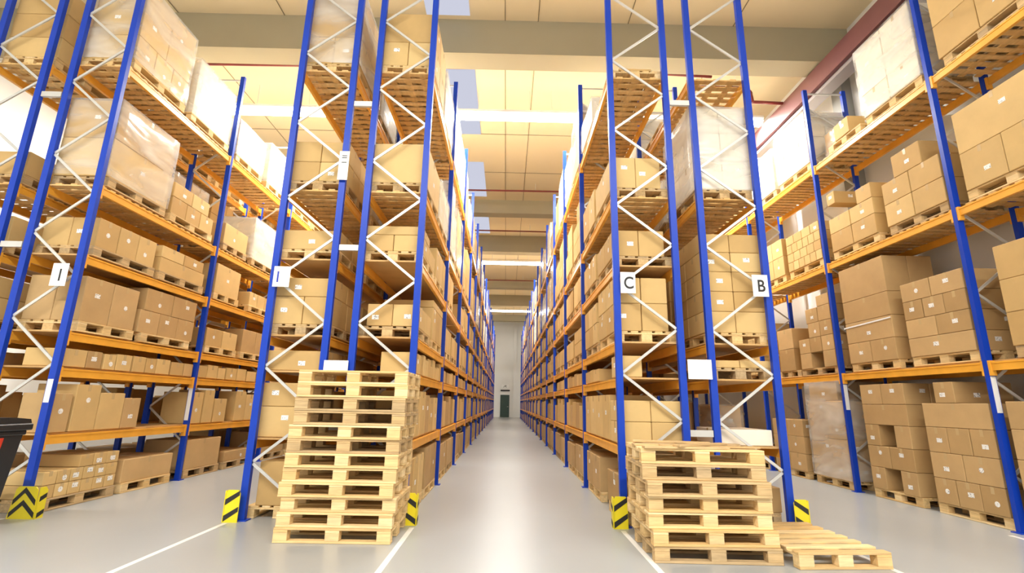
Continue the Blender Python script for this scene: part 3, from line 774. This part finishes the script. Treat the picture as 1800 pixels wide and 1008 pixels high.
m = MB(); m.box(-.0015, .0015, -.568, .56, -.012, .012); m.box(0, .3, -.568, -.565, -.012, .012)
o = link('packing_strap', m.mesh('packing_strap', WHITE), None, (6.2955, Y0 + 2.05, 2.905), 0, (D2R(-1.5), 0, 0)); tag(o, 'thin white strap across the tall brown load on the wall rack', 'strap')
# ------------------------------------------------------------------ free pallet stacks in front of the racks
rr = random.Random(21)
z = .001; off = -1.75; names = ['lowest'] + [ORDW[i] for i in range(1, 11)] + ['topmost']
OX = [0, .01, .03, .0, .02, .03, .02, .03, .07, .065, .075, .07]
for i in range(12):
    lab = '%s pallet of the tall stack under the blank white card' % ('topmost' if i == 11 else 'lowest' if i == 0 else ORDW[i] + ' from floor')
    pallet((-1.75 + OX[i], 5.49 + .4 + rr.uniform(-.02, .02), z), rr.uniform(-.012, .012), lab, 'pallets of the tall stack', PALW if rr.random() < .8 else PALW_OLD); z += .1455
z = .001
OX = [0, -.02, -.05, -.04, -.05, -.07, -.06]
for i in range(7):
    lab = '%s pallet of the lower stack beside the flat pallet' % ('topmost' if i == 6 else 'lowest' if i == 0 else ORDW[i] + ' from floor')
    pallet((2.03 + OX[i], 5.43 + rr.uniform(-.03, .03) + (.03 if i > 4 else 0), z), rr.uniform(-.02, .02) + (-.05 if i > 4 else 0), lab, 'pallets of the lower stack', PALW if rr.random() < .8 else PALW_OLD); z += .1455
pallet((3.12, 5.52, .001), math.pi + .06, 'flat pallet lying alone on the floor beside the lower stack', None, PALW, L_=.9, W_=1.2, nb=7)
# loose broken boards on the lower stack
BDS = ((1.80, 5.10, .02, .85, 0), (2.1, 5.26, -.03, 1.0, 0), (1.9, 5.42, .04, 1.1, 0), (2.2, 5.58, .02, .7, 0), (1.75, 5.74, .0, .6, 0), (2.0, 5.22, .5, .7, 1), (1.8, 5.55, -.2, .8, 1))
for i, (x, y, a, l, st_) in enumerate(BDS):
    m = MB(); m.bev(-l / 2, l / 2, -.05, .05, 0, .02, .002); o = link('loose_board', m.mesh('loose_board', PALW_OLD), None, (x, y, z + .001 + st_ * .021), a)
    tag(o, ['nearest board of the layer lying', 'second board from the front lying', 'third and longest board lying', 'fourth board from the front lying', 'short rearmost board lying', 'board laid slantwise across others', 'slightly turned board lying across others'][i] + ' on the lower pallet stack', 'board', 'loose boards on the lower stack')

# ------------------------------------------------------------------ post guards
def guard(x, side, label, chevron=False):
    """bent steel angle: one plate facing the camera, one facing the aisle on `side`"""
    t = link('post_guard', None, None, (x, 6.30, 0)); tag(t, label, 'guard', 'yellow and black post guards')
    h = .36; w = .15 if not chevron else .20
    def plate(name, pts, mat, y0, y1):
        m = MB(); m.prism(pts, 1, y0, y1); me = m.mesh(name, mat); fix_normals(me); return link(name, me, t)
    if chevron: out = [(-.18, 0), (.15, 0), (.12, h - .03), (.09, h), (-.10, h), (-.13, h - .03)]
    else: out = [(-.085, 0), (.085, 0), (.085, h - .04), (.06, h), (-.06, h), (-.085, h - .04)]
    plate('guard_plate', out, YEL, -.012, 0)
    ox = side * (.088 if not chevron else .15)
    m = MB(); m.prism([(-.012, 0), (.09, 0), (.09, h - .05), (.06, h - .01), (-.012, h - .01)], 0, ox - .006, ox + .006); me = m.mesh('side_plate', YEL); fix_normals(me); link('side_plate', me, t)
    st = MB()
    if chevron:
        for c in (.03, .17):
            st.prism([(-.165 + c * .12, c - .02), (-.02, c + .12), (.135 - c * .08, c - .02), (.135 - c * .08, c + .04), (-.02, c + .18), (-.165 + c * .12, c + .04)], 1, -.015, -.0125)
    else:
        for c in (.02, .20):
            st.prism([(-.08 * side, c + .10), (.08 * side, c - .01), (.08 * side, c + .055), (-.08 * side, c + .155)], 1, -.015, -.0125)
    me = st.mesh('black_stripes', GBLK); fix_normals(me); link('black_stripes', me, t)
    s2 = MB()
    for c in (.02, .20): s2.prism([(0, c - .01), (.085, c + .03), (.085, c + .08), (0, c + .045)], 0, ox + side * .0065, ox + side * .009)
    me = s2.mesh('black_stripes', GBLK); fix_normals(me); link('black_stripes', me, t)
guard(-5.65, 1, 'yellow black chevron guard at the rack post beside the bin', True)
guard(-3.22, -1, 'yellow black striped guard at the blue-stroke sign rack post')
guard(-1.12, 1, 'striped guard behind the foot of the tall pallet stack')
guard(1.40, -1, 'striped guard at the C sign rack post')
guard(3.57, 1, 'striped guard behind the flat floor pallet')

# ------------------------------------------------------------------ signs and cards
def card(x0, x1, z0, z1, label, letter=None, mat=BLACK, sx=1, bar=None, y=6.34, name='aisle_sign'):
    t = link(name, None, None, ((x0 + x1) / 2, y, z0)); tag(t, label, 'sign')
    w, h = x1 - x0, z1 - z0
    m = MB(); m.bev(-w / 2, w / 2, -.002, .002, 0, h, .001); me = m.mesh('sign_card', WHITE); fix_normals(me); link('sign_card', me, t)
    if letter:
        c = bpy.data.curves.new('lettering', 'FONT'); c.body = letter; c.size = .23; c.align_x = 'CENTER'; c.extrude = .0008; c.materials.append(mat)
        c.offset = .0035; tmp = bpy.data.objects.new('lettering_curve', c); COL.objects.link(tmp); bpy.context.view_layer.update()
        me = bpy.data.meshes.new_from_object(tmp); bpy.data.objects.remove(tmp); o = link('lettering', me, t); o.rotation_euler = (math.pi / 2, 0, 0); o.location = (.01, -.0035, h * .5 - .08); o.scale = (sx, 1, 1)
    if bar:
        m = MB(); m.box(bar[0], bar[0] + bar[1], -.004, -.0022, h * .22, h * .75); link('lettering', m.mesh('lettering', mat), t)
    return t
card(1.50, 1.70, 2.88, 3.17, 'white card with a black letter C on the rack end', 'C', sx=.85)
card(3.27, 3.48, 2.87, 3.17, 'white card with a black letter B on the rack end', 'B', sx=.85)
card(-3.12, -2.90, 2.87, 3.15, 'white card with a blue vertical stroke on the rack end', None, BLUEPRINT, bar=(-.06, .022))
card(-6.04, -5.83, 2.82, 3.13, 'white card with a black vertical stroke on the rack beside the bin', None, BLACK, bar=(0, .022))
card(-2.33, -2.02, 1.74, 1.92, 'blank white card above the tall pallet stack', name='blank_card')
card(2.33, 2.64, 1.77, 2.02, 'blank white card between the C and B racks', name='blank_card')
t = card(-2.42, -2.28, 4.42, 4.86, 'white tag with scribbled numbers high on the blue post', name='post_tag')
m = MB()
for zz in (.36, .33, .26): m.box(-.03, .04, -.004, -.0022, zz, zz + .012)
link('lettering', m.mesh('lettering', BLACK), t)
# spacers between the back to back racks
for xa, xb, zs, nm in ((-6.87, -6.58, (1.1, 3.4, 5.7), 'rack behind bin and its twin'), (-2.31, -2.05, (1.1, 3.45, 5.66), 'tall pallet stack racks'), (2.33, 2.62, (1.1, 5.80), 'C and B racks')):
    for z_, wd in zip(zs, ('lowest', 'middle', 'highest') if len(zs) == 3 else ('lower', 'upper')):
        for b in range(1):
            m = MB(); m.box(xa, xb, -.02, .02, -.04, .04); o = link('row_spacer', m.mesh('row_spacer', ZINC), None, ((0, 6.41 + b * BAY, z_)))
            tag(o, '%s grey spacer bar joining the %s' % (wd, nm), 'spacer', 'spacer bars between racks')
# white label strips on the aisle posts
for x, y, z0, z1, nm in ((6.31, Y0, 1.42, 1.88, 'wall rack post nearest the flat pallet'), (6.31, Y0 + BAY, 1.42, 1.88, 'second wall rack post'), (-5.76, Y0, 1.33, 1.62, 'post above the chevron guard'),
                         (-5.76, Y0 + BAY, 1.02, 1.62, 'second post of the rack beside the bin')):
    m = MB(); m.box(-.035, .035, -.002, 0, 0, z1 - z0); o = link('label_strip', m.mesh('label_strip', WHITE), None, (x, y - PD / 2 - .001, z0)); tag(o, 'white label strip on the ' + nm, 'label strip')

# ------------------------------------------------------------------ big black bin at the left edge
t = link('waste_bin', None, None, (-5.66, 5.20, 0)); tag(t, 'black wheeled waste bin with a red and orange sticker', 'bin')
b0, b1, zb, zt = (.40, .33), (.47, .38), .16, 1.08
m = MB()
vs = [(-b0[0], -b0[1], zb), (b0[0], -b0[1], zb), (b0[0], b0[1], zb), (-b0[0], b0[1], zb), (-b1[0], -b1[1], zt), (b1[0], -b1[1], zt), (b1[0], b1[1], zt), (-b1[0], b1[1], zt)]
m.add(vs, [(0, 3, 2, 1), (4, 5, 6, 7), (0, 1, 5, 4), (1, 2, 6, 5), (2, 3, 7, 6), (3, 0, 4, 7)])
child('bin_body', m, BINP, t)
m = MB(); m.bev(-.52, .52, -.42, .42, 1.05, 1.12, .01); m.bev(-.49, .49, -.39, .39, 1.0, 1.05, .01); child('rim', m, BINP, t)
m = MB(); m.prism([(-.41, 1.122), (.41, 1.122), (.39, 1.165), (.2, 1.185), (-.2, 1.185), (-.39, 1.165)], 0, -.5, .5); child('lid', m, BINP, t)
for sx in (-1, 1):
    for sy in (-1, 1):
        m = MB(); m.tube((sx * .3 - .025, sy * .24, .08), (sx * .3 + .025, sy * .24, .08), .078, 16); m.box(sx * .3 - .04, sx * .3 + .04, sy * .24 - .03, sy * .24 + .03, .12, .165)
        child('wheel', m, RUBBER, t)
def onface(v, z, e=.004):     # point on the sloping side face that looks into the aisle
    f = (z - zb) / (zt - zb); return (b0[0] + (b1[0] - b0[0]) * f + e, v, z)
def decal(pts, e, mat, name, par):
    a = [onface(v, z, e) for v, z in pts]; b = [onface(v, z, e - .0015) for v, z in pts]; n_ = len(pts); m = MB()
    m.add(a + b, [tuple(range(n_)), tuple(range(n_, 2 * n_))[::-1]] + [(i, n_ + i, n_ + (i + 1) % n_, (i + 1) % n_) for i in range(n_)])
    return child(name, m, mat, par)
st = decal([(-.22, .76), (.165, .76), (.175, .98), (-.22, .98)], .003, RED, 'sticker', t)
decal([(-.12, .79), (.12, .80), (.14, .86), (.10, .90), (.05, .87), (-.02, .91), (-.12, .88)], .005, ORG, 'flame_mark', st)

# ------------------------------------------------------------------ world and colour
w = bpy.data.worlds.new('world'); scn.world = w; w.use_nodes = True
w.node_tree.nodes['Background'].inputs[0].default_value = (1, .95, .88, 1)
w.node_tree.nodes['Background'].inputs[1].default_value = .85
scn.view_settings.view_transform = 'Standard'; scn.view_settings.look = 'None'
scn.view_settings.exposure = 0.12; scn.view_settings.gamma = 1; scn.view_settings.use_curve_mapping = False
print('BOXES', len(BOX), 'visible', sum(1 for q in BOX if q['n'] > 0), '300th', sorted([-q['n'] for q in BOX])[299], 'PALLETS', len(PAL), sum(1 for q in PAL if q['n'] > 0), 'FILMS', len(FLM), 'dup labels', sum(1 for v in used.values() if v > 1))
